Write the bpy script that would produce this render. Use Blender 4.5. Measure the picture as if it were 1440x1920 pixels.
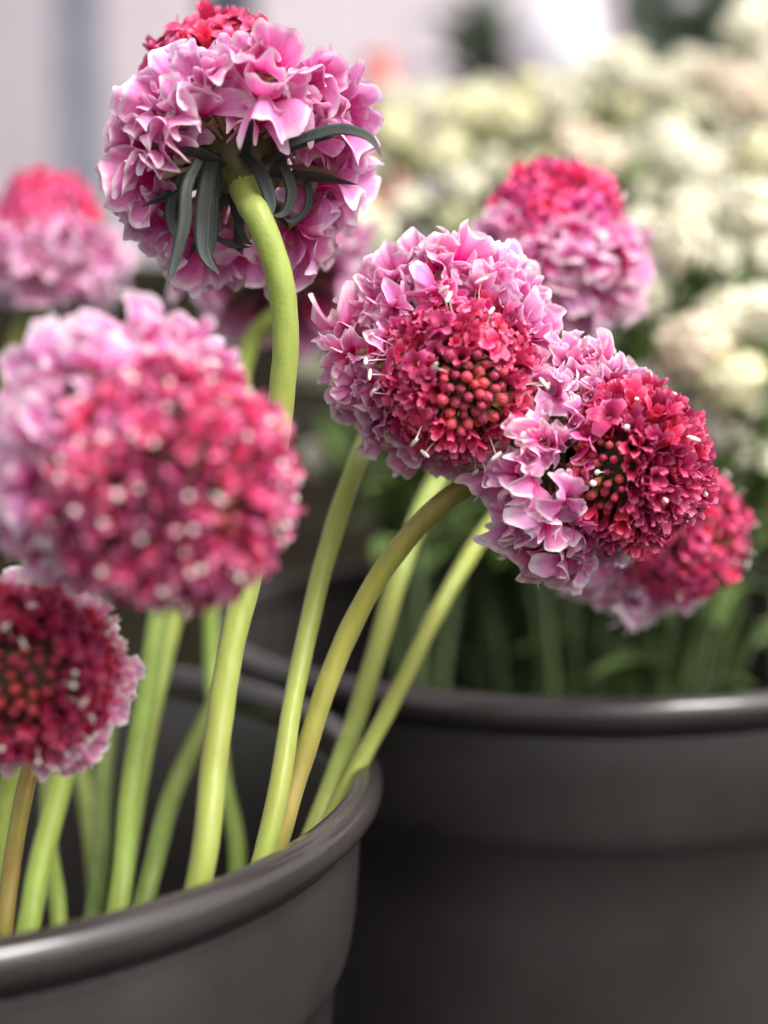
import bpy, math, random
from mathutils import Vector, Matrix, Quaternion, noise
R = math.radians
sc = bpy.context.scene
for o in list(bpy.data.objects): bpy.data.objects.remove(o)

# ------------------------------------------------------------------ camera
W, H, F = 1440.0, 1920.0, 3140.0             # photo pixels, focal length in pixels
PITCH = R(8.0)
CAM = Vector((0, 0, 0.374))
FWD = Vector((0, math.cos(PITCH), -math.sin(PITCH)))
UP = Vector((0, math.sin(PITCH), math.cos(PITCH)))
RIGHT = Vector((1, 0, 0))
def P(px, py, d):                             # a pixel at a distance d along the view axis
    return CAM + (FWD + RIGHT * ((px - W / 2) / F) - UP * ((py - H / 2) / F)) * d
def V(r, u, t):                               # right, up, toward the viewer -> world direction
    return (RIGHT * r + UP * u - FWD * t).normalized()
cam = bpy.data.cameras.new('camera'); camo = bpy.data.objects.new('camera', cam)
sc.collection.objects.link(camo); sc.camera = camo
camo.location = CAM; camo.rotation_euler = (math.pi / 2 - PITCH, 0, 0)
cam.sensor_fit = 'VERTICAL'; cam.sensor_height = 24.0; cam.lens = 24.0 * F / H
cam.clip_start = 0.01; cam.clip_end = 200
cam.dof.use_dof = True; cam.dof.focus_distance = 0.356; cam.dof.aperture_fstop = cam.lens / 12.0

# ------------------------------------------------------------------ light
SUN_DIR = Vector((0.44, -0.36, 0.82)).normalized()       # towards the sun
w = bpy.data.worlds.new('World'); sc.world = w; w.use_nodes = True
nt = w.node_tree; nt.nodes.clear()
sky = nt.nodes.new('ShaderNodeTexSky'); sky.sky_type = 'NISHITA'; sky.sun_disc = False
sky.sun_elevation = math.asin(SUN_DIR.z); sky.sun_rotation = math.atan2(SUN_DIR.x, SUN_DIR.y)
sky.dust_density = 6.0; sky.air_density = 1.0; sky.ozone_density = 0.6
hs = nt.nodes.new('ShaderNodeHueSaturation'); hs.inputs['Saturation'].default_value = 0.22
bg = nt.nodes.new('ShaderNodeBackground'); bg.inputs['Strength'].default_value = 0.15
ow = nt.nodes.new('ShaderNodeOutputWorld')
nt.links.new(sky.outputs[0], hs.inputs['Color']); nt.links.new(hs.outputs[0], bg.inputs['Color']); nt.links.new(bg.outputs[0], ow.inputs[0])
sl = bpy.data.lights.new('sun', 'SUN'); sl.energy = 1.05; sl.angle = R(20); sl.color = (1.0, 0.965, 0.93)
so = bpy.data.objects.new('sun', sl); sc.collection.objects.link(so)
so.rotation_euler = SUN_DIR.to_track_quat('Z', 'Y').to_euler(); so.location = (-1, -1, 3)
vs = sc.view_settings; vs.view_transform = 'Standard'; vs.look = 'None'; vs.exposure = 1.0; vs.gamma = 1.0; vs.use_curve_mapping = False
sc.cycles.use_denoising = True
sc.cycles.max_bounces = 8; sc.cycles.transparent_max_bounces = 4
sc.cycles.sample_clamp_indirect = 4

# ------------------------------------------------------------------ materials
def lin(r, g, b):
    f = lambda c: (c / 255 / 12.92) if c / 255 <= 0.04045 else ((c / 255 + 0.055) / 1.055) ** 2.4
    return (f(r), f(g), f(b), 1)
class NT:
    def __init__(s, name):
        s.m = bpy.data.materials.new(name); s.m.use_nodes = True; s.t = s.m.node_tree; s.t.nodes.clear()
        s.out = s.n('OutputMaterial')
    def n(s, k, **kw):
        nd = s.t.nodes.new('ShaderNode' + k)
        for a, b in kw.items(): setattr(nd, a, b)
        return nd
    def l(s, a, b): s.t.links.new(a, b)
    def ramp(s, fac, stops, interp='LINEAR'):
        r = s.n('ValToRGB'); r.color_ramp.interpolation = interp
        e = r.color_ramp.elements
        while len(e) < len(stops): e.new(0.5)
        for k, (p, c) in enumerate(stops): e[k].position = p; e[k].color = c
        s.l(fac, r.inputs[0]); return r.outputs[0]
    def mix(s, fac, a, b, mode='MIX'):
        m = s.n('MixRGB', blend_type=mode)
        for k, v in ((0, fac), (1, a), (2, b)):
            if hasattr(v, 'is_linked'): s.l(v, m.inputs[k])
            else: m.inputs[k].default_value = v
        return m.outputs[0]
    def math(s, op, a, b=None):
        m = s.n('Math', operation=op)
        for k, v in ((0, a), (1, b)):
            if v is None: continue
            if hasattr(v, 'is_linked'): s.l(v, m.inputs[k])
            else: m.inputs[k].default_value = v
        return m.outputs[0]
    def noise(s, vec, scale, detail=3, rough=0.5, sx=1, sy=1, sz=1):
        mp = s.n('Mapping'); mp.inputs['Scale'].default_value = (sx, sy, sz)
        if vec is not None: s.l(vec, mp.inputs[0])
        nz = s.n('TexNoise'); nz.inputs['Scale'].default_value = scale
        nz.inputs['Detail'].default_value = detail; nz.inputs['Roughness'].default_value = rough
        s.l(mp.outputs[0], nz.inputs['Vector']); return nz.outputs[0]

def shader(s, col, rough=0.5, transl=0.0, tcol=None, bump=None, bstr=0.2, bdist=0.001, spec=0.5, sheen=0.0, rsock=None):
    b = s.n('BsdfPrincipled'); b.inputs['Roughness'].default_value = rough
    b.inputs['Specular IOR Level'].default_value = spec
    b.inputs['Sheen Weight'].default_value = sheen
    if rsock is not None: s.l(rsock, b.inputs['Roughness'])
    if hasattr(col, 'is_linked'): s.l(col, b.inputs['Base Color'])
    else: b.inputs['Base Color'].default_value = col
    if bump is not None:
        bp = s.n('Bump'); bp.inputs['Strength'].default_value = bstr; bp.inputs['Distance'].default_value = bdist
        s.l(bump, bp.inputs['Height']); s.l(bp.outputs[0], b.inputs['Normal'])
    if transl:
        t = s.n('BsdfTranslucent')
        c = tcol if tcol is not None else col
        if hasattr(c, 'is_linked'): s.l(c, t.inputs[0])
        else: t.inputs[0].default_value = c
        mx = s.n('MixShader'); mx.inputs[0].default_value = transl
        s.l(b.outputs[0], mx.inputs[1]); s.l(t.outputs[0], mx.inputs[2]); s.l(mx.outputs[0], s.out.inputs[0])
    else: s.l(b.outputs[0], s.out.inputs[0])
    return s.m

def petal_material():
    s = NT('ruffled_petal')
    uv = s.n('UVMap'); sep = s.n('SeparateXYZ'); s.l(uv.outputs[0], sep.inputs[0])
    u, v = sep.outputs[0], sep.outputs[1]
    oi = s.n('ObjectInfo')
    au = s.math('ABSOLUTE', s.math('SUBTRACT', u, 0.5))                   # 0 .. 0.5
    side = s.math('MULTIPLY', s.math('POWER', s.math('MULTIPLY', au, 2.0), 10.0), 1.0)
    wob = s.noise(uv.outputs[0], 9.0, 2)
    vv = s.math('ADD', v, s.math('MULTIPLY', s.math('SUBTRACT', wob, 0.5), 0.10))
    edge = s.math('MAXIMUM', vv, s.math('MULTIPLY', side, 0.95))
    body = s.ramp(edge, [(0.0, (0.42, 0.24, 0.14, 1)), (0.12, (0.68, 0.09, 0.30, 1)), (0.36, (0.87, 0.24, 0.53, 1)),
                         (0.62, (0.92, 0.42, 0.71, 1)), (0.86, (0.94, 0.56, 0.81, 1)), (0.93, (0.97, 0.92, 0.94, 1))])
    vein = s.noise(uv.outputs[0], 1.0, 3, 0.6, 22, 1.4, 1)
    veinf = s.ramp(vein, [(0.36, (0.93, 0.80, 0.88, 1)), (0.56, (1, 1, 1, 1))])
    col = s.mix(1.0, body, veinf, 'MULTIPLY')
    col = s.mix(1.0, col, oi.outputs['Color'], 'MULTIPLY')
    hsv = s.n('HueSaturation'); s.l(col, hsv.inputs['Color'])
    s.l(s.math('ADD', s.math('MULTIPLY', oi.outputs['Random'], 0.035), 0.481), hsv.inputs['Hue'])
    s.l(s.math('ADD', s.math('MULTIPLY', oi.outputs['Random'], 0.30), 0.98), hsv.inputs['Saturation'])
    br = s.noise(uv.outputs[0], 5.0, 4, 0.6, 5, 2, 1)
    return shader(s, hsv.outputs[0], 0.5, 0.42, None, br, 0.25, 0.0008, 0.3, 0.0)

def floret_material():
    s = NT('crimson_floret')
    uv = s.n('UVMap'); sep = s.n('SeparateXYZ'); s.l(uv.outputs[0], sep.inputs[0])
    oi = s.n('ObjectInfo')
    wob = s.noise(uv.outputs[0], 6.0, 2)
    vv = s.math('ADD', sep.outputs[1], s.math('MULTIPLY', s.math('SUBTRACT', wob, 0.5), 0.15))
    body = s.ramp(vv, [(0.0, (0.16, 0.15, 0.05, 1)), (0.25, (0.34, 0.08, 0.08, 1)), (0.5, (0.60, 0.026, 0.11, 1)),
                       (0.82, (0.72, 0.045, 0.18, 1)), (1.0, (0.84, 0.20, 0.37, 1))])
    col = s.mix(1.0, body, oi.outputs['Color'], 'MULTIPLY')
    hsv = s.n('HueSaturation'); s.l(col, hsv.inputs['Color'])
    s.l(s.math('ADD', s.math('MULTIPLY', oi.outputs['Random'], 0.022), 0.491), hsv.inputs['Hue'])
    s.l(s.math('ADD', s.math('MULTIPLY', oi.outputs['Random'], 0.6), 0.62), hsv.inputs['Value'])
    br = s.noise(uv.outputs[0], 6.0, 3)
    return shader(s, hsv.outputs[0], 0.45, 0.25, None, br, 0.2, 0.0006, 0.4)

def green_material(name, c1, c2, rough=0.45, scale=300, transl=0.0, red=None):
    s = NT(name); tc = s.n('TexCoord'); oi = s.n('ObjectInfo')
    nz = s.noise(tc.outputs['Object'], scale, 4, 0.6, 1, 1, 0.16)
    col = s.ramp(nz, [(0.3, c1), (0.7, c2)])
    blot = s.noise(tc.outputs['Object'], scale * 0.12, 2)
    if red is not None: col = s.mix(s.ramp(blot, [(0.45, (0, 0, 0, 1)), (0.68, (0.8, 0.8, 0.8, 1))]), col, red)
    col = s.mix(1.0, col, oi.outputs['Color'], 'MULTIPLY')
    fine = s.noise(tc.outputs['Object'], scale * 6, 2)
    return shader(s, col, rough, transl, None, fine, 0.25, 0.0004, 0.4, 0.15)

def plain_material(name, c, rough=0.5, var=0.15, scale=40, transl=0.0, spec=0.5, bstr=0.1):
    s = NT(name); tc = s.n('TexCoord'); oi = s.n('ObjectInfo')
    nz = s.noise(tc.outputs['Object'], scale, 5, 0.6)
    d = tuple(x * (1 - var) for x in c[:3]) + (1,); e = tuple(min(1, x * (1 + var)) for x in c[:3]) + (1,)
    col = s.mix(1.0, s.ramp(nz, [(0.35, d), (0.65, e)]), oi.outputs['Color'], 'MULTIPLY')
    return shader(s, col, rough, transl, None, nz, bstr, 0.001, spec)

def bucket_material(name='black_bucket_plastic', ra=.26, rb=.42):
    s = NT(name); tc = s.n('TexCoord'); g = tc.outputs['Object']
    blotch = s.noise(g, 16, 4, 0.55)
    scr = s.noise(g, 420, 3, 0.6)
    col = s.ramp(blotch, [(0.32, lin(46, 42, 41)), (0.7, lin(60, 55, 54))])
    dust = s.ramp(s.noise(g, 900, 2), [(0.66, (0, 0, 0, 1)), (0.8, (0.25, 0.25, 0.25, 1))])
    col = s.mix(dust, col, lin(110, 104, 100))
    rs = s.ramp(blotch, [(0.3, (ra, ra, ra, 1)), (0.7, (rb, rb, rb, 1))])
    return shader(s, col, 0.42, 0, None, scr, 0.06, 0.0004, 0.5, 0, rs)

M = dict(
    petal=petal_material(), floret=floret_material(), bucket=bucket_material(), rim=bucket_material('polished_rim_plastic', .11, .19),
    tube=green_material('floret_tube', lin(196, 150, 140), lin(176, 168, 110), 0.5, 400, 0.2),
    stem=green_material('flower_stem', lin(144, 162, 70), lin(170, 184, 92), 0.42, 260, 0.15, lin(150, 152, 68)),
    olive=green_material('olive_stem', lin(132, 134, 54), lin(160, 154, 68), 0.42, 260, 0.08, lin(142, 106, 56)),
    bract=green_material('bract', lin(26, 37, 31), lin(46, 58, 48), 0.5, 500, 0.05, lin(48, 42, 42)),
    calyx=green_material('calyx_green', lin(70, 78, 40), lin(104, 112, 56), 0.5, 500, 0.0),
    core=plain_material('receptacle', lin(70, 66, 36), 0.7, 0.4, 600),
    anther=plain_material('white_anther', lin(244, 232, 222), 0.5, 0.05, 900, 0.1),
    bristle=plain_material('bristle', lin(176, 150, 92), 0.5, 0.2, 900),
    cream=plain_material('cream_petal', lin(238, 234, 212), 0.6, 0.12, 160, 0.3),
    leaf=green_material('leaf', lin(70, 98, 34), lin(112, 140, 54), 0.45, 120, 0.25),
    darkstem=green_material('thin_stem', lin(48, 66, 26), lin(76, 94, 38), 0.5, 200, 0.0),
    greyleaf=plain_material('grey_green_leaf', lin(128, 142, 124), 0.6, 0.2, 60, 0.2),
    plaster=plain_material('pale_plaster', lin(208, 196, 201), 0.9, 0.05, 6),
    cloth=plain_material('pale_pink_cloth', lin(236, 216, 224), 0.9, 0.04, 20),
    slate=plain_material('slate_paint', lin(66, 66, 82), 0.6, 0.15, 12),
    bluegrey=plain_material('blue_grey_paint', lin(138, 138, 152), 0.6, 0.1, 12),
    coral=plain_material('coral_glaze', lin(232, 118, 112), 0.35, 0.08, 30),
    white=plain_material('white_glaze', lin(226, 220, 226), 0.3, 0.03, 30),
    wood=plain_material('dark_wood', lin(44, 40, 30), 0.85, 0.4, 22, 0, 0.08, 0.4),
    ground=plain_material('asphalt', (0.04, 0.039, 0.036, 1), 0.95, 0.4, 60, 0, 0.1, 0.5),
)

# ------------------------------------------------------------------ helpers
COL = sc.collection
def mesh(name, vs_, fs, mat, uvs=None, smooth=True):
    me = bpy.data.meshes.new(name); me.from_pydata([tuple(v) for v in vs_], [], fs)
    if uvs is not None:
        ul = me.uv_layers.new(name='UVMap')
        for lp in me.loops: ul.data[lp.index].uv = uvs[lp.vertex_index]
    me.polygons.foreach_set('use_smooth', [smooth] * len(me.polygons))
    me.materials.append(M[mat]); me.update(); return me
def link(name, me, parent=None, mat=None, color=None):
    o = bpy.data.objects.new(name, me); COL.objects.link(o)
    if parent is not None: o.parent = parent
    if mat is not None: o.matrix_basis = mat
    if color is not None: o.color = tuple(color) + (1,)
    return o
def tag(o, label, cat, group=None):
    o['label'] = label; o['category'] = cat
    if group: o['group'] = group
    return o
def thing(name, loc, label, cat, group=None):
    o = bpy.data.objects.new(name, None); COL.objects.link(o); o.location = loc; o.empty_display_size = 0.01
    return tag(o, label, cat, group)
def T(v): return Matrix.Translation(v)
def frame(pos, z, x=None, s=1.0):             # matrix with local Z along z
    z = Vector(z).normalized()
    x = Vector(x) if x is not None else Vector((0.31, 0.77, 0.55))
    y = z.cross(x)
    if y.length < 1e-5: y = z.cross(Vector((1, 0.2, 0)))
    y.normalize(); x = y.cross(z)
    m = Matrix((x * s, y * s, z * s)).transposed().to_4x4(); m.translation = pos
    return m
def spline(pts, n=10):                        # centripetal Catmull-Rom through 3D points
    p = [Vector(q) for q in pts]; p = [p[0] * 2 - p[1]] + p + [p[-1] * 2 - p[-2]]
    out = []
    for i in range(1, len(p) - 2):
        a, b, c, d = p[i - 1:i + 3]
        t0 = 0.0; t1 = t0 + max(1e-5, (b - a).length ** .5); t2 = t1 + max(1e-5, (c - b).length ** .5); t3 = t2 + max(1e-5, (d - c).length ** .5)
        for k in range(n):
            t = t1 + (t2 - t1) * k / n
            a1 = a * ((t1 - t) / (t1 - t0)) + b * ((t - t0) / (t1 - t0)); a2 = b * ((t2 - t) / (t2 - t1)) + c * ((t - t1) / (t2 - t1)); a3 = c * ((t3 - t) / (t3 - t2)) + d * ((t - t2) / (t3 - t2))
            b1 = a1 * ((t2 - t) / (t2 - t0)) + a2 * ((t - t0) / (t2 - t0)); b2 = a2 * ((t3 - t) / (t3 - t1)) + a3 * ((t - t1) / (t3 - t1))
            out.append(b1 * ((t2 - t) / (t2 - t1)) + b2 * ((t - t1) / (t2 - t1)))
    out.append(p[-2]); return out
def to_floor(pts, b):                         # run a stem straight on to the floor of its bucket b
    p, q = pts[-2], pts[-1]; d = (q - p).normalized()
    if d.z > -.5: d.z = -.5; d.normalize()
    e = q + d * ((q.z - .0095) / -d.z); r = Vector((e.x - b.x, e.y - b.y))
    if r.length > .082: r *= .082 / r.length
    return pts + [Vector((b.x + r.x, b.y + r.y, .0095))]
def tube_mesh(name, path, rad, mat, seg=12, origin=Vector((0, 0, 0)), wob=0.0, seed=0):
    vs_, fs = [], []; n = len(path); ref = Vector((0.2, 1, 0.1))
    for i, q in enumerate(path):
        t = (path[min(i + 1, n - 1)] - path[max(i - 1, 0)]).normalized()
        a = t.cross(ref).normalized(); b = t.cross(a)
        r = rad(i / (n - 1)) if callable(rad) else rad
        for k in range(seg):
            an = 2 * math.pi * k / seg
            rr = r * (1 + wob * noise.noise(Vector((math.cos(an) * 1.5, math.sin(an) * 1.5, i * 0.25 + seed))))
            vs_.append(q - origin + (a * math.cos(an) + b * math.sin(an)) * rr)
    for i in range(n - 1):
        for k in range(seg):
            fs.append((i * seg + k, i * seg + (k + 1) % seg, (i + 1) * seg + (k + 1) % seg, (i + 1) * seg + k))
    fs.append(tuple(range(seg))[::-1]); fs.append(tuple(range((n - 1) * seg, n * seg)))
    return mesh(name, vs_, fs, mat)
def lathe_mesh(name, prof, mat, seg=96):
    vs_, fs = [], []
    for r, z in prof:
        for k in range(seg):
            a = 2 * math.pi * k / seg; vs_.append((r * math.cos(a), r * math.sin(a), z))
    for i in range(len(prof) - 1):
        for k in range(seg):
            fs.append((i * seg + k, i * seg + (k + 1) % seg, (i + 1) * seg + (k + 1) % seg, (i + 1) * seg + k))
    return mesh(name, vs_, fs, mat)
def box_mesh(name, sx, sy, sz, mat, bev=0.0):
    import bmesh
    bm = bmesh.new(); bmesh.ops.create_cube(bm, size=1)
    bmesh.ops.scale(bm, vec=(sx, sy, sz), verts=bm.verts)
    if bev: bmesh.ops.bevel(bm, geom=bm.edges[:], offset=bev, segments=2, affect='EDGES')
    me = bpy.data.meshes.new(name); bm.to_mesh(me); bm.free(); me.materials.append(M[mat]); return me

# ------------------------------------------------------------------ setting
g = link('ground', mesh('ground', [(-30, -30, 0), (30, -30, 0), (30, 30, 0), (-30, 30, 0)], [(0, 1, 2, 3)], 'ground'))
g['kind'] = 'structure'
WD = 2.7
wall = link('plaster_wall', box_mesh('plaster_wall', 8, 0.12, 2.6, 'plaster'), None, T((0, WD + 0.06, 1.3)))
tag(wall, 'pale pinkish plaster wall far behind the buckets', 'wall')
def wx(px, d): return (px - W / 2) / F * d
def post(name, px0, px1, d, z1, mat, label, cat):
    root = thing(name, (wx((px0 + px1) / 2, d), d, 0), label, cat)
    wd = (px1 - px0) / F * d
    link('shaft', box_mesh('shaft', wd, wd, z1, mat, 0.004), root, T((0, 0, z1 / 2)))
    link('foot_plate', box_mesh('foot_plate', wd * 2, wd * 2, 0.012, mat, 0.002), root, T((0, 0, 0.0061)))
    return root
post('post', 392, 486, 2.3, 2.3, 'slate', 'dark slate grey square post before the pale wall', 'post')
post('post', 120, 205, 2.45, 2.3, 'bluegrey', 'blue grey square post before the pale wall', 'post')

# dark bench behind the buckets
BY, BT = 1.15, 0.385
bench = thing('wooden_bench', (0, BY, 0), 'dark brown slatted wooden bench behind the buckets', 'bench')
pl = box_mesh('plank', 2.6, 0.02, 0.0885, 'wood', 0.002)
for k in range(4): link('plank', pl, bench, T((0, 0, 0.05 + k * 0.0905)))
tp = box_mesh('top_plank', 2.64, 0.115, 0.022, 'wood', 0.003)
for k in range(3): link('top_plank', tp, bench, T((0, 0.045 + k * 0.12, BT - 0.011)))
lg = box_mesh('leg', 0.05, 0.05, BT - 0.022, 'wood', 0.003)
for x in (-1.2, 0, 1.2):
    for y in (0.036, 0.3): link('leg', lg, bench, T((x, y, (BT - 0.022) / 2)))
def vase(name, px, d, prof, mat, label):
    root = thing(name, (wx(px, d), d, BT), label, 'vase')
    link('body', lathe_mesh('body', prof, mat, 40), root)
    rr, zz = prof[-1]
    link('lip', lathe_mesh('lip', [(rr - .002, zz - .004), (rr + .0015, zz - .002), (rr + .002, zz + .001), (rr, zz + .003), (rr - .003, zz)], mat, 40), root)
vase('vase', 1030, 1.27, [(0.0, 0), (0.024, 0), (0.022, 0.02), (0.02, 0.06), (0.024, 0.10), (0.033, 0.13), (0.036, 0.155), (0.033, 0.18), (0.022, 0.198), (0.018, 0.21), (0.021, 0.225)], 'white', 'tall white glazed vase standing on the dark bench')
vase('vase', 712, 1.27, [(0.0, 0), (0.014, 0), (0.0165, 0.02), (0.0165, 0.10), (0.015, 0.125), (0.012, 0.14), (0.012, 0.148)], 'coral', 'small coral pink glazed vase standing on the dark bench')

# ------------------------------------------------------------------ buckets
RI, RIMZ = 0.115, 0.260
def bucket(x, y, label):
    root = thing('bucket', (x, y, 0), label, 'bucket', 'black flower buckets')
    def ro(z): return 0.094 + (0.1145 - 0.094) * z / RIMZ
    prof = [(0.0, 0.002), (0.088, 0.002), (0.092, 0.0), (ro(0), 0.004)]
    prof += [(ro(z), z) for z in (0.05, 0.1, 0.15, 0.19, 0.2125)]
    prof += [(ro(.213) + .0012, .2140), (ro(.214) + .0026, .2160), (ro(.217) + .0032, .2195), (ro(.225) + .0034, .225), (ro(.235) + .0034, .235), (ro(.247) + .003, .247)]
    body = prof + [(RI - 0.0005, 0.253), (RI - 0.0022, 0.25), (RI - 0.006, 0.2), (0.1, 0.1), (0.092, 0.008), (0.0, 0.006)]
    link('body', lathe_mesh('body', body, 'bucket', 128), root)
    rim = []
    for k in range(17):
        a = -0.62 * math.pi + k / 16 * 1.62 * math.pi
        rim.append((RI + 0.0026 + 0.0042 * math.cos(a), RIMZ - 0.0042 + 0.0046 * math.sin(a)))
    rim.append((RI - 0.0016, 0.250)); rim = [(RI - 0.0016, 0.2435), (RI + 0.0012, 0.2465)] + rim
    link('rim', lathe_mesh('rim', rim, 'rim', 160), root)
    return root
B1 = Vector((-0.122, 0.381, 0)); B2 = Vector((0.062, 0.562, 0))
bucket(B1.x, B1.y, 'black plastic bucket holding the pink pincushion flowers')
bucket(B2.x, B2.y, 'black plastic bucket holding the cream pincushion flowers')

# ------------------------------------------------------------------ petal, floret, bud meshes
def petal_mesh(seed, nu=34, nv=11, alpha=56, amp=0.17, curl=0.0, cup=0.0):
    rnd = random.Random(seed); vs_, fs, uv = [], [], []
    waves = rnd.uniform(1.5, 2.5); ph = rnd.uniform(0, 6.28); a = R(alpha * rnd.uniform(0.85, 1.15))
    skew = rnd.uniform(-0.15, 0.15); off = Vector((seed * 3.1, 1.7, 0.3)); fr = rnd.uniform(4.2, 6.4)
    notches = [(rnd.uniform(-.75, .75), rnd.uniform(.08, .16), rnd.uniform(.12, .34)) for q in range(rnd.choice((1, 2, 2, 3)))]
    for j in range(nv + 1):
        v = j / nv
        for i in range(nu + 1):
            u = -1 + 2 * i / nu
            sc_ = 1 - 0.24 * u ** 4 + 0.12 * noise.noise(Vector((u * 1.8, 0, 0)) + off) + 0.06 * noise.noise(Vector((u * 6.5, 1, 0)) + off)
            for c_, w_, d_ in notches: sc_ -= d_ * math.exp(-((u - c_) / w_) ** 2)
            spread = 0.40 + 0.60 * min(1, v / 0.6) ** 0.8
            th = u * a * spread + skew * v; r = v * sc_
            x = math.sin(th) * r + u * 0.06 * (1 - v); y = math.cos(th) * r
            k = max(0.0, (v - 0.18) / 0.82)
            z = amp * 1.15 * k ** 1.3 * math.sin(u * waves * math.pi + ph) * (0.5 + 0.5 * abs(u))
            z += amp * 0.50 * k ** 2.6 * math.sin(u * fr * math.pi + ph * 2.1) * (.6 + .8 * noise.noise(Vector((u * 2, 4, 0)) + off))
            z += amp * 0.8 * k * noise.noise(Vector((u * 1.9, v * 2.2, 5)) + off)
            z += cup * (u * u) * v * 0.5 - curl * k ** 2.2
            y -= 0.30 * abs(curl) * k ** 2.5
            vs_.append(Vector((x, y, z))); uv.append(((u + 1) / 2, v))
    for j in range(nv):
        for i in range(nu):
            q = j * (nu + 1) + i; fs.append((q, q + 1, q + nu + 2, q + nu + 1))
    return mesh('petal', vs_, fs, 'petal', uv)
PET = [petal_mesh(k, curl=(-0.15, 0.10, 0.28, 0.48)[k % 4], cup=(0.3, 0.0, -0.25, 0.45, 0.15)[k % 5], amp=0.17 + 0.035 * (k % 4)) for k in range(24)]

def floret_mesh(seed, tilt, n=5, lobes_len=0.0030, tube=0.006, slim=1.0):
    rnd = random.Random(100 + seed); vs_, fs, uv = [], [], []
    # tube
    seg = 7
    for j, (z, r) in enumerate(((-tube, 0.0006), (-tube * 0.4, 0.0008), (0, 0.00115))):
        for k in range(seg):
            a = 2 * math.pi * k / seg; vs_.append(Vector((r * math.cos(a), r * math.sin(a), z))); uv.append((k / seg, 0.02 + 0.2 * j))
    for j in range(2):
        for k in range(seg): fs.append((j * seg + k, j * seg + (k + 1) % seg, (j + 1) * seg + (k + 1) % seg, (j + 1) * seg + k))
    for q in range(n):
        a0 = 2 * math.pi * q / n + rnd.uniform(-.15, .15); L = lobes_len * rnd.uniform(0.75, 1.25); tl = R(tilt + rnd.uniform(-14, 14))
        b = len(vs_); nu, nv = 4, 5; cp = rnd.uniform(0.1, 0.5); ph = rnd.uniform(0, 6)
        ca, sa = math.cos(a0), math.sin(a0)
        for j in range(nv + 1):
            v = j / nv
            wv = (0.00065 + 0.00085 * math.sin(min(1, v * 1.05) ** 0.75 * math.pi * 0.93)) * L / 0.003 * slim
            ang = tl * (0.35 + 0.95 * v)
            rad = 0.0009 + L * v * math.sin(ang); zz = L * v * math.cos(ang) - 0.0002
            for i in range(nu + 1):
                u = -1 + 2 * i / nu
                lift = cp * wv * u * u * 0.9 + 0.00022 * math.sin(u * 3 + ph) * v
                rr = rad - lift * math.cos(ang) - 0.0004 * u * u * v * 0; z2 = zz + lift * math.sin(ang) * 0.8
                tt = wv * u
                vs_.append(Vector((ca * rr - sa * tt, sa * rr + ca * tt, z2))); uv.append(((u + 1) / 2, 0.35 + 0.65 * max(v, 0.9 * abs(u) ** 3 * v ** .4)))
        for j in range(nv):
            for i in range(nu):
                k = b + j * (nu + 1) + i; fs.append((k, k + 1, k + nu + 2, k + nu + 1))
    return mesh('floret', vs_, fs, 'floret', uv)
FLO_OPEN = [floret_mesh(k, 56, 5, 0.0036) for k in range(8)]
FLO_HALF = [floret_mesh(20 + k, 30, 5, 0.0030) for k in range(6)]
FLO_LONG = [floret_mesh(40 + k, 11, 5, 0.0042, 0.010, .56) for k in range(6)]

def bud_mesh(seed):
    rnd = random.Random(300 + seed); vs_, fs, uv = [], [], []; seg = 15
    prof = [(-0.0052, .0005), (-0.0022, .0008), (-0.0010, .00118), (-0.0001, .00142), (0.0007, .00138), (0.0013, .00105), (0.00165, .0006), (0.00172, 0.0001)]
    ph = rnd.uniform(0, 6)
    for j, (z, r) in enumerate(prof):
        v = j / (len(prof) - 1)
        for k in range(seg):
            a = 2 * math.pi * k / seg; crease = 1 - 0.16 * max(0, (v - .25)) * (1 - abs(math.cos(2.5 * a + ph))) ** 2 * 2.2
            rr = r * crease; vs_.append(Vector((rr * math.cos(a), rr * math.sin(a), z + 0.0002 * math.cos(5 * a + ph) * v))); uv.append((k / seg, 0.1 + 0.72 * v))
    for j in range(len(prof) - 1):
        for k in range(seg): fs.append((j * seg + k, j * seg + (k + 1) % seg, (j + 1) * seg + (k + 1) % seg, (j + 1) * seg + k))
    fs.append(tuple(range((len(prof) - 1) * seg, len(prof) * seg)))
    return mesh('bud', vs_, fs, 'floret', uv)
BUD = [bud_mesh(k) for k in range(5)]

def anther_mesh(seed, dot=False):
    rnd = random.Random(500 + seed); vs_, fs = [], []; seg = 8
    bend = rnd.uniform(-0.8, 0.8) * 0.001
    fil = 0.0042
    for z, r in ((-0.003, .00014), (fil * .5, .00013), (fil, .00013)):
        for k in range(6):
            a = 2 * math.pi * k / 6; vs_.append(Vector((r * math.cos(a) + bend * (z / fil) ** 2, r * math.sin(a), z)))
    for j in range(2):
        for k in range(6): fs.append((j * 6 + k, j * 6 + (k + 1) % 6, j * 6 + 6 + (k + 1) % 6, j * 6 + 6 + k))
    half = 0.00062 if dot else 0.00145; rad = 0.00062 if dot else 0.00046
    d = Vector((math.cos(seed), math.sin(seed), rnd.uniform(-0.2, 0.6))).normalized()
    m = frame(Vector((bend, 0, fil)), d); b = len(vs_)
    prof = [(-1, .05), (-.85, .65), (-.5, .96), (0, 1.0), (.5, .96), (.85, .65), (1, .05)]
    for t, r in prof:
        for k in range(seg):
            a = 2 * math.pi * k / seg; vs_.append(m @ Vector((r * rad * math.cos(a), r * rad * math.sin(a) * 0.85, t * half + 0)))
    for j in range(len(prof) - 1):
        for k in range(seg): fs.append((b + j * seg + k, b + j * seg + (k + 1) % seg, b + (j + 1) * seg + (k + 1) % seg, b + (j + 1) * seg + k))
    return mesh('anther', vs_, fs, 'anther')
ANT = [anther_mesh(k) for k in range(6)]; DOT = [anther_mesh(k, True) for k in range(4)]

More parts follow.
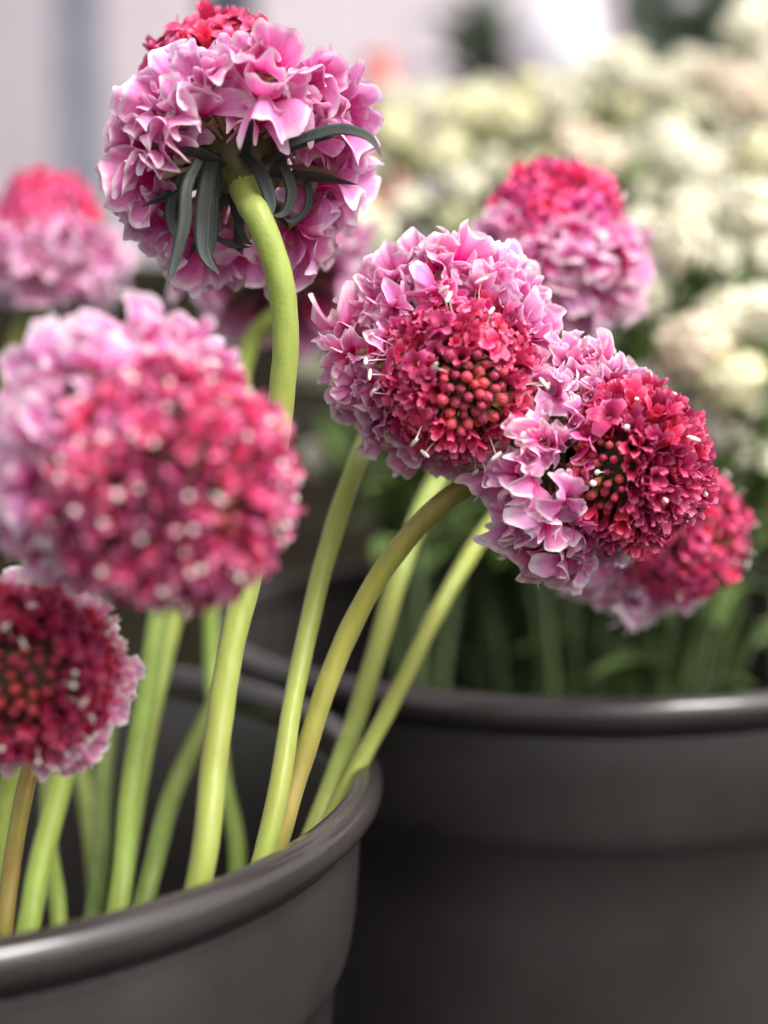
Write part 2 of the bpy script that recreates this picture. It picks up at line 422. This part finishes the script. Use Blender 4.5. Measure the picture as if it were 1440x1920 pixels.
def tube_proto():
    vs_, fs = [], []; seg = 8
    for z, r in ((0, .028), (.35, .034), (.7, .05), (.9, .085), (1.0, .14)):
        for k in range(seg):
            a = 2 * math.pi * k / seg; vs_.append((r * math.cos(a), r * math.sin(a), z))
    for j in range(4):
        for k in range(seg): fs.append((j * seg + k, j * seg + (k + 1) % seg, (j + 1) * seg + (k + 1) % seg, (j + 1) * seg + k))
    return mesh('ring_floret', vs_, fs, 'tube')
TUBE = tube_proto()

def strap_mesh(name, path, wid, mat, face, origin, fold=0.35):
    """narrow leaf along a 3D path; face = direction its upper side looks"""
    vs_, fs = [], []; n = len(path)
    for i, q in enumerate(path):
        t = (path[min(i + 1, n - 1)] - path[max(i - 1, 0)]).normalized()
        s = t.cross(face)
        s = s.normalized() if s.length > 1e-4 else Vector((1, 0, 0))
        nn = s.cross(t).normalized(); f = i / (n - 1)
        wv = wid * (0.55 + 0.45 * math.sin(min(1, f * 1.5 + .25) * math.pi / 2)) * (1 - max(0, (f - .45) / .55) ** 2) + wid * 0.03
        th = wid * 0.10
        for u, dz in ((-1, fold * .5), (-.5, fold * .12), (0, 0), (.5, fold * .12), (1, fold * .5)):
            vs_.append(q - origin + s * (wv * u * .5) + nn * (wv * dz * .5))
        for u, dz in ((.5, fold * .12), (0, 0), (-.5, fold * .12)):
            vs_.append(q - origin + s * (wv * u * .5) + nn * (wv * dz * .5 - th * (1 - f * .7)))
    m = 8
    for i in range(n - 1):
        for k in range(m): fs.append((i * m + k, i * m + (k + 1) % m, (i + 1) * m + (k + 1) % m, (i + 1) * m + k))
    return mesh(name, vs_, fs, mat)

def core_mesh():
    vs_, fs = [], []; seg, rings = 20, 12
    for j in range(rings + 1):
        th = math.pi * j / rings
        for k in range(seg):
            a = 2 * math.pi * k / seg
            vs_.append(Vector((math.sin(th) * math.cos(a), math.sin(th) * math.sin(a), math.cos(th))) * (1 + 0.06 * noise.noise(Vector((math.cos(a) * 3, math.sin(a) * 3, th * 3)))))
    for j in range(rings):
        for k in range(seg): fs.append((j * seg + k, (j + 1) * seg + k, (j + 1) * seg + (k + 1) % seg, j * seg + (k + 1) % seg))
    return mesh('receptacle', vs_, fs, 'core')
CORE = core_mesh()

# ------------------------------------------------------------------ a pincushion flower
def floor_pt(b, dx, dy): return None
def flower(label, ctr, axis, seed, stem_px, rd=0.0175, hd=0.009, size=1.0, rows=None, nd=200, budang=30, budwt=None,
           anthers=20, dots=0, ptint=(1, 1, 1), dtint=(1, 1, 1), stem_mat='stem', stem_r=0.0026, bracts=14, long_side=None,
           longf=.3, aoff=.0008, bristles=0, stem_tint=(1, 1, 1), full=True, group='pink pincushion flowers'):
    """ctr: ring centre (world); axis: the way the cushion faces; stem_px: (px, py, distance) from below the head down into the bucket"""
    rnd = random.Random(seed); axis = Vector(axis).normalized()
    HM = frame(ctr, axis, s=size)
    base = HM @ Vector((0, 0, -0.0085))
    pts = [HM @ Vector((0, 0, -0.006)), HM @ Vector((0, 0, -0.017))] + [P(*q) for q in stem_px if q is not None]
    pts = to_floor(pts, B1)
    path = spline(pts, 10)
    loc = path[-1].copy()
    root = thing('pincushion_flower', loc, label, 'flower', group)
    TI = T(-loc)
    st = link('stem', tube_mesh('stem', path, lambda f: stem_r * size * (1.06 - 0.12 * f) * (1 + 0.35 * max(0, 1 - f * 14)), stem_mat, 14 if full else 10, loc, 0.10, seed), root, color=stem_tint)
    # receptacle cushion and calyx cup
    link('receptacle', CORE, root, TI @ HM @ T((0, 0, hd)) @ Matrix.Diagonal((rd - .0055, rd - .0055, rd - .0055, 1)))
    link('calyx_cup', lathe_mesh('calyx_cup', [(0.0026, -0.0125), (0.0032, -0.0105), (0.0042, -0.0082), (0.0064, -0.0062), (0.0092, -0.0042), (0.0098, -0.0025), (0.0060, 0.0)], 'calyx', 20), root, TI @ HM)
    # cushion florets on a spiral
    maxth = R(112); cs = math.cos(maxth)
    bdir = (HM.to_3x3().inverted() @ Vector(budwt)).normalized() if budwt is not None else Vector((0, 0, 1))
    dirs = []
    for k in range(nd):
        c = 1 - (k + .5) / nd * (1 - cs); th = math.acos(c); ph = k * 2.399963 + rnd.uniform(-.08, .08)
        th += rnd.uniform(-.03, .03)
        d = Vector((math.sin(th) * math.cos(ph), math.sin(th) * math.sin(ph), math.cos(th)))
        dirs.append(d); ab = math.degrees(d.angle(bdir)); f = min(1, max(0, (ab - budang) / 85))
        lean = (d + Vector((0, 0, 0)) + Vector((rnd.uniform(-.14, .14), rnd.uniform(-.14, .14), rnd.uniform(-.14, .14)))).normalized()
        if ab < budang * rnd.uniform(0.75, 1.15):
            me, nm, s, rr = rnd.choice(BUD), 'bud', rnd.uniform(0.62, 0.9) * (.82 if budwt is not None else 1), rd - .0022
            tint = Vector((1.0, 2.1, 1.0)) if budwt is None else Vector((1.1, 4.6, 0.9)).lerp(Vector((1, 1.2, 1)), rnd.random())
        elif rnd.random() < longf:
            me, nm, s, rr = rnd.choice(FLO_LONG), 'floret', rnd.uniform(0.75, 1.0), rd - rnd.uniform(.0016, .0032); tint = Vector((1, 1, 1))
        elif rnd.random() > f * 1.25:
            me, nm, s, rr = rnd.choice(FLO_HALF), 'floret', rnd.uniform(0.55, 0.84), rd - .0018; tint = Vector((1, 1, 1))
        else:
            me, nm, s, rr = rnd.choice(FLO_OPEN), 'floret', rnd.uniform(0.55, 0.86), rd - .0012; tint = Vector((1, 1, 1)).lerp(Vector((1.08, 2.4, 2.3)), f * rnd.uniform(0.0, 0.6) if budwt is None else 0.1)
        rr += rnd.uniform(-.0014, .0012)
        tint = Vector((tint[q] * dtint[q] for q in range(3)))
        pos = Vector((0, 0, hd)) + d * rr
        link(nm, me, root, TI @ HM @ frame(pos, lean, (math.cos(k), math.sin(k), .2), s), tint)
    # white anthers
    for k in range(anthers + dots):
        lo = .12 if dots == 0 else .02
        d = dirs[min(nd - 1, int(nd * (lo + (1 - lo) * (k + rnd.random()) / (anthers + dots))))]
        lean = (d + Vector((rnd.uniform(-.3, .3), rnd.uniform(-.3, .3), rnd.uniform(-.3, .3)))).normalized()
        me = rnd.choice(ANT) if (k * 7) % (anthers + dots) < anthers else rnd.choice(DOT)
        link('anther', me, root, TI @ HM @ frame(Vector((0, 0, hd)) + d * (rd - aoff), lean, (math.cos(k * 2), math.sin(k * 2), .1), rnd.uniform(.8, 1.1)))
    if bristles:
        vs_, fs = [], []
        for k in range(bristles):
            d = (bdir + Vector((rnd.uniform(-1, 1), rnd.uniform(-1, 1), rnd.uniform(-1, 1))) * 0.5).normalized()
            a = Vector((0, 0, hd)) + d * (rd - .004); e = Vector((0, 0, hd)) + (d + Vector((rnd.uniform(-1, 1), rnd.uniform(-1, 1), rnd.uniform(-1, 1))) * .2).normalized() * (rd + rnd.uniform(.0005, .0024))
            sd = (e - a).orthogonal().normalized() * 0.00009; s2 = (e - a).cross(sd).normalized() * 0.00009; b = len(vs_)
            vs_ += [a + sd, a - sd * .5 + s2 * .8, a - sd * .5 - s2 * .8, e]; fs += [(b, b + 1, b + 3), (b + 1, b + 2, b + 3), (b + 2, b, b + 3)]
        bo = link('bristles', mesh('bristles', vs_, fs, 'bristle'), root, TI @ HM); bo['kind'] = 'stuff'
    # ring florets with their ruffled petals
    rows = rows or [(63, 12, .0164, .0046, 55, (1, .5, .68)), (74, 13, .0176, .0064, 42), (87, 14, .0196, .0074, 18), (100, 14, .0200, .0084, -8), (116, 12, .0186, .0092, -34)]
    for (th0, cnt, rho, L0, gam, *rt) in rows:
        rt = rt[0] if rt else (1, 1, 1)
        p0 = rnd.uniform(0, 6.28)
        for q in range(cnt):
            ph = p0 + (q + rnd.uniform(-.28, .28)) / cnt * 2 * math.pi; th = R(th0 + rnd.uniform(-7, 7)); ga = R(gam + rnd.uniform(-16, 16))
            o = Vector((math.cos(ph), math.sin(ph), 0)); Z = Vector((0, 0, 1)); r_ = rho * rnd.uniform(.93, 1.06)
            start = Vector((0, 0, -0.0035)) + o * 0.0055; thr = o * (math.sin(th) * r_) + Z * (math.cos(th) * r_)
            tv = thr - start; fm = frame(start, tv, o, tv.length); fl = link('ring_floret', TUBE, root, TI @ HM @ fm)
            inv = fm.inverted()
            d = o * math.cos(ga) + Z * math.sin(ga); n = -o * math.sin(ga) + Z * math.cos(ga); s = Z.cross(o)
            L = L0 * rnd.uniform(.78, 1.18); tone = rnd.uniform(.86, 1.0); deep = rnd.random()
            tint = [ptint[0] * rt[0] * tone, ptint[1] * rt[1] * tone * (1 - .22 * deep * (1 if gam > 20 else .5)), ptint[2] * rt[2] * tone * (1 - .10 * deep)]
            for (an, sl_, up) in ((0, 1.0, 8), (58, .92, 16), (-58, .92, 16), (128, .62, 48), (-128, .62, 48)):
                a = R(an + rnd.uniform(-13, 13)); dr = d * math.cos(a) + s * math.sin(a)
                e = R(up + rnd.uniform(-24, 38)); dd = dr * math.cos(e) + n * math.sin(e); nn = n * math.cos(e) - dr * math.sin(e)
                nn = Quaternion(dd, R(rnd.uniform(-52, 52))) @ nn
                x = dd.cross(nn).normalized(); z = x.cross(dd).normalized(); Lk = L * sl_ * rnd.uniform(.88, 1.14)
                m = Matrix((x * Lk, dd * Lk, z * Lk)).transposed().to_4x4(); m.translation = thr - tv.normalized() * tv.length * .05
                link('petal', rnd.choice(PET), fl, inv @ m, tint)
    # green bracts behind the head
    for q in range(bracts):
        ph = q / bracts * 6.283 + rnd.uniform(-.2, .2); o = Vector((math.cos(ph), math.sin(ph), 0)); L = rnd.uniform(.011, .017)
        pp = [Vector((0, 0, -.0075)) + o * .005, Vector((0, 0, -.0095)) + o * (.005 + L * .5), Vector((0, 0, -.0115 - rnd.uniform(0, .004))) + o * (.005 + L)]
        wp = [HM @ v_ for v_ in spline(pp, 5)]
        link('bract', strap_mesh('bract', wp, .0026, 'bract', axis, loc), root)
    return root, HM, loc

# A: upper left, seen from below
cA = P(446, 292, .368); aA = V(-.2, .71, -.67)
rowsA = [(82, 12, .0195, .0064, 6), (91, 14, .0212, .0084, -2), (101, 14, .0212, .0096, -14), (111, 13, .0200, .0104, -26), (121, 9, .0178, .0104, -38)]
fA, HA, lA = flower('pink flower raised on a tall stem, its dark green bracts and underside showing', cA, aA, 11,
    [(478, 395, .352), (520, 505, .352), (535, 620, .354), (528, 740, .356), (505, 900, .355), (466, 1080, .350), (430, 1230, .345), (402, 1420, .337), (376, 1640, .327), floor_pt(B1, .035, -.045)],
    rd=.0172, hd=.0205, rows=rowsA, nd=200, anthers=0, bracts=8, stem_r=.0026, ptint=(1.0, .97, 1.02), size=1.10)
for pp, wd, dd in (
    ([(402, 285), (388, 340), (380, 420), (384, 480), (412, 516)], 42, .352), ([(378, 290), (340, 330), (318, 395), (328, 440), (338, 446)], 26, .356),
    ([(372, 300), (350, 350), (345, 420), (326, 495), (314, 535)], 30, .346), ([(455, 286), (488, 325), (506, 375), (512, 402)], 34, .352),
    ([(500, 270), (530, 310), (546, 365), (530, 402), (506, 404)], 26, .358), ([(548, 318), (576, 345), (574, 395), (546, 416), (528, 405)], 17, .362),
    ([(520, 280), (580, 256), (640, 243), (692, 258), (717, 294)], 30, .343), ([(430, 365), (446, 420), (462, 452), (474, 460)], 16, .357),
    ([(395, 430), (410, 448), (440, 462), (474, 463)], 14, .358), ([(362, 232), (392, 262), (425, 284)], 34, .360),
    ([(418, 280), (400, 350), (398, 440), (392, 500)], 30, .356), ([(350, 345), (330, 390), (334, 430), (352, 448)], 14, .360),
    ([(440, 290), (470, 330), (490, 385), (500, 410)], 22, .357)):
    n_ = len(pp); wp = spline([P(x, y, dd + (.004 * (1 - k / (n_ - 1)) if k else .006)) for k, (x, y) in enumerate(pp)], 6)
    if pp[0] == (362, 232): wp = wp[::-1]
    link('bract', strap_mesh('bract', wp, wd * .82 / F * dd, 'bract', (CAM - wp[0]).normalized() + Vector((.1, 0, .5)), lA), fA)

# B: centre, facing the viewer
flower('pink flower with a wide crimson cushion of round buds facing outwards, between two others', P(834, 676, .366), V(.20, -.38, .90), 23,
    [(720, 760, .402), (665, 880, .392), (615, 1030, .384), (560, 1260, .372), (495, 1600, .352), floor_pt(B1, .05, -.03)],
    rd=.0152, hd=.0108, nd=298, budang=38, anthers=26, bristles=60, aoff=.0002, size=1.075, stem_r=.0022)

# C: right, cushion turned aside
flower('pink flower drooping on an olive curved stem, its crimson cushion turned aside with orange buds', P(1090, 862, .368), V(.78, -.10, .60), 37,
    [(940, 884, .37), (900, 900, .37), (820, 950, .37), (722, 1064, .37), (640, 1215, .37), (566, 1430, .365), (520, 1580, .36), floor_pt(B1, .06, -.01)],
    rows=[(62, 12, .0168, .0046, 55, (1, .5, .68)), (75, 13, .0180, .0064, 38), (87, 14, .0200, .0076, 18), (98, 14, .0204, .0084, -4), (111, 11, .0190, .0088, -22)], rd=.0160, hd=.0104, size=1.09, nd=295, budang=40, budwt=V(-.66, -.14, .72), anthers=2, dots=20, longf=.85, aoff=.0034, stem_mat='olive', stem_r=.0022)

# D: left foreground
flower('large pink flower whose crimson cushion is dotted all over with pale anthers', P(246, 862, .300), V(.60, -.34, .72), 41,
    [(150, 1000, .350), (95, 1200, .372), (20, 1450, .39), (-10, 1640, .395), floor_pt(B1, -.03, .0)],
    rd=.020, hd=.0125, nd=290, budang=12, anthers=4, dots=95, longf=.85, aoff=.0026, stem_r=.0020, size=1.06, dtint=(1.08, 1.7, 1.45))

# E: lower left foreground
flower('dark crimson flower with a thin pink fringe, tucked low on a brownish stem', P(56, 1264, .325), V(.12, .10, .98), 53,
    [(72, 1385, .352), (48, 1480, .350), (28, 1580, .343), (8, 1740, .333), floor_pt(B1, -.045, -.05)],
    rd=.0165, hd=.0080, nd=210, budang=34, anthers=14, dots=14, longf=.5, aoff=.002, size=.97, dtint=(.85, .7, .7), ptint=(1.08, 1.1, 1.02), stem_mat='olive', stem_r=.0019, stem_tint=(1, .9, .85),
    rows=[(88, 14, .0165, .0062, 20), (106, 14, .016, .0072, -10)])

# blurred flowers further back in the same bucket
rowsT = [(84, 12, .0178, .0085, 8), (98, 14, .0195, .0105, -22), (114, 13, .018, .0120, -55), (128, 10, .016, .0120, -70)]
rowsS = [(80, 11, .0178, .0085, 30), (96, 13, .019, .0105, 0), (114, 13, .0175, .0115, -35)]
flower('blurred pink flower with an upright magenta cushion, behind the flower dotted with anthers', P(88, 452, .52), V(.05, .95, .14), 61,
    [(30, 640, .52), (40, 900, .52), (120, 1300, .49), (180, 1640, .46), floor_pt(B1, -.01, .05)], rd=.0155, hd=.0060, rows=rowsT, nd=150, dtint=(1.2, 1.2, 1.2), budang=14, anthers=3, full=False, bracts=8)
flower('blurred pink flower half hidden behind the raised flower with the dark bracts', P(515, 486, .47), V(-.1, .5, -.3), 67,
    [(470, 640, .465), (420, 900, .46), (330, 1150, .45), (262, 1450, .43), (225, 1690, .41), floor_pt(B1, 0, .01)], rd=.016, hd=.009, rows=rowsS, nd=120, anthers=0, full=False, bracts=8)
flower('blurred pink flower with a bright magenta domed cushion above cream flowers', P(1040, 462, .45), V(.05, .95, .18), 71,
    [(960, 700, .455), (870, 820, .45), (795, 950, .44), (748, 1080, .43), (680, 1310, .415), (585, 1570, .39), floor_pt(B1, .07, .01)], rd=.0175, hd=.0055, rows=rowsT, nd=190, dtint=(1.25, 1.1, 1.35), budang=14, anthers=5, full=False, bracts=8, stem_r=.0027)
flower('blurred pink and crimson flower behind the drooping flower with orange buds', P(1216, 996, .445), V(.62, -.05, .7), 73,
    [(1000, 900, .445), (920, 985, .44), (830, 1130, .425), (750, 1290, .41), (640, 1500, .39), floor_pt(B1, .08, -.01)], rd=.0185, hd=.0105, rows=rowsS, size=.94, nd=190, budang=12, dtint=(1.15, 1.2, 1.2), anthers=8, dots=8, full=False, bracts=8, stem_r=.0023, ptint=(1.05, 1.1, 1.05), stem_tint=(1.1, 1.05, .9))

# stems whose heads stay out of view, at the back of the bucket
def lone_stem(pts, r, mat, label, tint):
    path = spline(to_floor([P(*q) for q in pts if q is not None], B1), 8)
    root = thing('cut_stem', path[-1], label, 'stem', 'blurred stems standing in the bucket')
    link('stalk', tube_mesh('stalk', path, r, mat, 10, path[-1], .1, len(pts)), root, color=tint)
    n_ = path[0]; t = (path[0] - path[2]).normalized()
    link('cut_end', tube_mesh('cut_end', [n_ - t * .0006, n_ + t * .0004], r * .96, 'olive', 10, path[-1]), root)
LB = 'blurred green stem standing upright inside the bucket of pink flowers'
lone_stem([(392, 1080, .47), (398, 1250, .465), (415, 1450, .445), (445, 1650, .42), floor_pt(B1, .03, .03)], .0024, 'stem', LB, (.75, .85, .7))
lone_stem([(430, 1268, .45), (395, 1340, .44), (330, 1470, .43), (270, 1690, .40), floor_pt(B1, -.005, -.02)], .0026, 'stem', LB, (.55, .62, .55))
lone_stem([(205, 1290, .47), (192, 1480, .455), (180, 1700, .42), floor_pt(B1, -.02, .03)], .0027, 'stem', LB, (.62, .72, .78))
lone_stem([(140, 1240, .42), (115, 1460, .41), (75, 1620, .40), (50, 1760, .39), floor_pt(B1, -.05, -.01)], .0029, 'stem', LB, (.9, 1, .8))
lone_stem([(100, 1330, .44), (90, 1560, .42), (110, 1760, .40), floor_pt(B1, -.035, .03)], .0022, 'stem', LB, (.7, .8, .6))
lone_stem([(300, 1130, .43), (275, 1300, .42), (245, 1480, .41), (222, 1700, .39), floor_pt(B1, -.015, -.01)], .0027, 'stem', LB, (.8, .9, .75))

def floor_pt(b, dx, dy): return Vector((b.x + dx, b.y + dy, 0.0095))
# ------------------------------------------------------------------ cream flowers in the second bucket
def cream_mesh(seed):
    rnd = random.Random(700 + seed); vs_, fs = [], []
    for k in range(70):
        c = 1 - (k + .5) / 70 * 1.55; th = math.acos(c); ph = k * 2.39996
        d = Vector((math.sin(th) * math.cos(ph), math.sin(th) * math.sin(ph), math.cos(th)))
        m = frame(d * (.0085 + rnd.uniform(-.002, .0024)), (d + Vector((rnd.uniform(-.4, .4), rnd.uniform(-.4, .4), rnd.uniform(-.3, .3)))).normalized(), (math.cos(k), math.sin(k), 0))
        for q in range(3):
            a0 = q * 2.1 + k; b = len(vs_)
            for j in range(4):
                v = j / 3
                for i in range(4):
                    u = (-1 + 2 * i / 3); aa = a0 + u * .75; r = .0012 + v * .0048 * (1 - .15 * u * u); z = v * .0042 - v * v * .0028 + .0009 * v * math.sin(u * 4 + k)
                    vs_.append(m @ Vector((r * math.cos(aa), r * math.sin(aa), z)))
            for j in range(3):
                for i in range(3):
                    t = b + j * 4 + i; fs.append((t, t + 1, t + 5, t + 4))
    return mesh('flower_head', vs_, fs, 'cream')
CRM = [cream_mesh(k) for k in range(4)]
def leaf_mesh(seed, mat):
    rnd = random.Random(800 + seed); pts = [Vector((0, 0, 0)), Vector((0, .35, .12 + .1 * rnd.random())), Vector((.05, .7, .14)), Vector((.08, 1, .02 - .15 * rnd.random()))]
    return strap_mesh('leaf', spline(pts, 4), .34 + .1 * rnd.random(), mat, Vector((0, 0, 1)), Vector((0, 0, 0)), .3)
LEAF = [leaf_mesh(k, 'leaf') for k in range(4)]; GLEAF = [leaf_mesh(k + 9, 'greyleaf') for k in range(3)]
rc = random.Random(5)
CW, CP, CY = (1.06, 1.06, 1.1), (1.0, .93, .91), (1.0, 1.0, .90)
def cream(px, py, d, s=1.0, tint=(1, 1, 1), leaves=4):
    top = P(px, py, d); fl = floor_pt(B2, rc.uniform(-.06, .06), rc.uniform(-.06, .06))
    # the stem leaves the bucket inside its rim
    dx, dy = top.x - B2.x, top.y - B2.y; k = min(1, .095 / max(1e-4, math.hypot(dx, dy)))
    mid = Vector((B2.x + dx * k * .9, B2.y + dy * k * .9, .262))
    up = top + Vector((0, 0, -.04)) if top.z > .36 else top.lerp(mid, .35) + Vector((0, 0, .012))
    path = spline([top - Vector((0, 0, .006)), up, mid, fl], 8)
    hue = {CW: 'ivory white', CP: 'blush cream', CY: 'yellowish cream'}.get(tint, 'cream')
    root = thing('cream_flower', fl, f'blurred {hue} pincushion flower on a thin stem in the bucket behind', 'flower', f'{hue} pincushion flowers in the second bucket')
    ax = (Vector((rc.uniform(-.5, .5), rc.uniform(-.9, .1), .9))).normalized()
    link('flower_head', rc.choice(CRM), root, T(-fl) @ frame(top, ax, (math.cos(px), math.sin(px), 0), s * 1.12), tint)
    link('stem', tube_mesh('stem', path, .0013, 'darkstem', 7, fl), root)
    link('calyx', CORE, root, T(-fl) @ frame(top, ax, None, .0082 * s), (1, 1.2, 1))
    for q in range(leaves):
        p = path[rc.randrange(5, 20)]
        a = rc.uniform(0, 6.28); dirv = Vector((math.cos(a), math.sin(a), rc.uniform(.1, .9))).normalized()
        link('leaf', rc.choice(LEAF), root, T(p - fl) @ dirv.to_track_quat('Y', 'Z').to_matrix().to_4x4() @ Matrix.Scale(rc.uniform(.025, .045), 4))
CW, CP, CY = (1.08, 1.08, 1.12), (1.0, .90, .88), (1.0, 1.0, .84)
for a in ((870, 215, .70, 1.15, CY), (955, 225, .66, 1.1, CY), (1045, 195, .72, 1.1), (1160, 130, .66, 1.15), (1240, 165, .70, 1.1), (1400, 55, .68, 1.1, CW), (1395, 190, .64, 1.15, CP),
          (1330, 235, .72, 1.1), (1255, 280, .64, 1.15, CW), (1175, 295, .70, 1.0), (1075, 275, .66, 1.1, CP), (800, 205, .74, 1.2), (735, 250, .70, 1.1, CY), (775, 300, .72, 1.1, CY),
          (868, 352, .58, .75, CW), (690, 440, .62, 1.0), (635, 470, .66, .9), (1110, 300, .60, 1.1, CP), (1310, 320, .60, 1.1, CW), (1365, 300, .7, 1.0), (1300, 400, .62, 1.0),
          (1265, 462, .55, 1.1), (1400, 400, .58, 1.05), (1432, 300, .6, 1.1, CY), (1260, 590, .64, 1.0), (1300, 660, .55, 1.1, CP), (1432, 590, .56, 1.0, CW), (1350, 790, .55, 1.0),
          (1230, 500, .66, 1.0), (1440, 730, .58, 1.0), (930, 330, .72, 1.1), (1010, 330, .7, 1.0, CY), (840, 290, .66, 1.0, CY), (1200, 215, .74, 1.0), (1420, 130, .74, 1.1), (1345, 150, .75, 1.1, CP),
          (1150, 210, .70, 1.1, CY), (910, 190, .76, 1.1), (1000, 260, .74, 1.1), (770, 400, .74, 1.0), (860, 430, .74, 1.0, CY), (1215, 380, .75, .95), (1180, 700, .68, 1.0, CP),
          (1290, 530, .7, .9), (1370, 850, .62, .95), (620, 600, .68, .9, CP), (1420, 480, .64, 1.1), (1090, 160, .76, 1), (1000, 170, .78, 1, CY), (700, 330, .76, 1), (660, 380, .78, 1, CY), (730, 190, .8, 1),
          (1280, 215, .78, 1, CY), (1440, 220, .8, 1), (1130, 380, .8, 1), (1200, 440, .6, .9, CW), (1340, 480, .62, .95), (1230, 640, .7, .95), (1390, 660, .66, 1, CP), (1310, 740, .68, .95), (1410, 790, .7, 1), (1290, 130, .8, 1, CW), (1440, 20, .8, 1),
          (1190, 560, .6, .95), (1240, 730, .56, .95), (1300, 850, .6, .9), (1420, 880, .62, .9, CW), (1360, 600, .56, 1), (1380, 720, .54, 1, CY), (1150, 620, .66, .9), (1210, 820, .66, .9), (580, 700, .7, .8), (600, 860, .72, .75)):
    cream(a[0], a[1], a[2] * (1.1 if a[1] < 380 else .98), *((a[3] * .74,) + tuple(a[4:])))
# leafy stems without flowers filling the second bucket
def leafy(px, py, d, base, leaves, mats, label, group, sc_=(.022, .038), nl=9, stalk='darkstem', name='leafy_plant', zf=None):
    top = P(px, py, d); fl = base
    dx, dy = top.x - base.x, top.y - base.y
    path = spline([top, top.lerp(Vector((fl.x + dx * .45, fl.y + dy * .45, max(fl.z + .02, min(.262, top.z - .02)))), .5), Vector((fl.x + dx * .45, fl.y + dy * .45, max(fl.z + .015, min(.262, top.z - .03)))), fl], 8)
    root = thing(name, fl, label, 'foliage', group)
    link('stem', tube_mesh('stem', path, .0015, stalk, 7, fl), root)
    for q in range(nl):
        p = path[rc.randrange(0, 16)]; a = rc.uniform(0, 6.28); dirv = Vector((math.cos(a), math.sin(a), rc.uniform(-.2, .9))).normalized()
        link('leaf', rc.choice(leaves), root, T(p - fl) @ dirv.to_track_quat('Y', 'Z').to_matrix().to_4x4() @ Matrix.Scale(rc.uniform(*sc_), 4))
for k in range(34):
    px = rc.uniform(700, 1440); py = rc.uniform(430, 900)
    leafy(px, py, rc.uniform(.60, .74), floor_pt(B2, rc.uniform(-.07, .07), rc.uniform(-.07, .07)), LEAF, None,
          'blurred green leafy stem among the cream flowers in their bucket', 'leafy stems among the cream flowers')
# grey green plant on the bench
for px, py in ((880, 10), (930, 60), (960, 110), (900, 140), (1180, -30), (1230, 20), (1290, 60), (1340, 10), (1250, 90), (1310, 130)):
    b = Vector((wx(px, 1.32) + rc.uniform(-.02, .02), 1.33 + rc.uniform(-.02, .02), BT - .001))
    leafy(px, py, 1.32, b, GLEAF, None, 'blurred grey green leafy sprig rising behind the cream flowers', 'grey green sprigs on the bench', (.05, .08), 14, 'greyleaf', 'leafy_sprig')
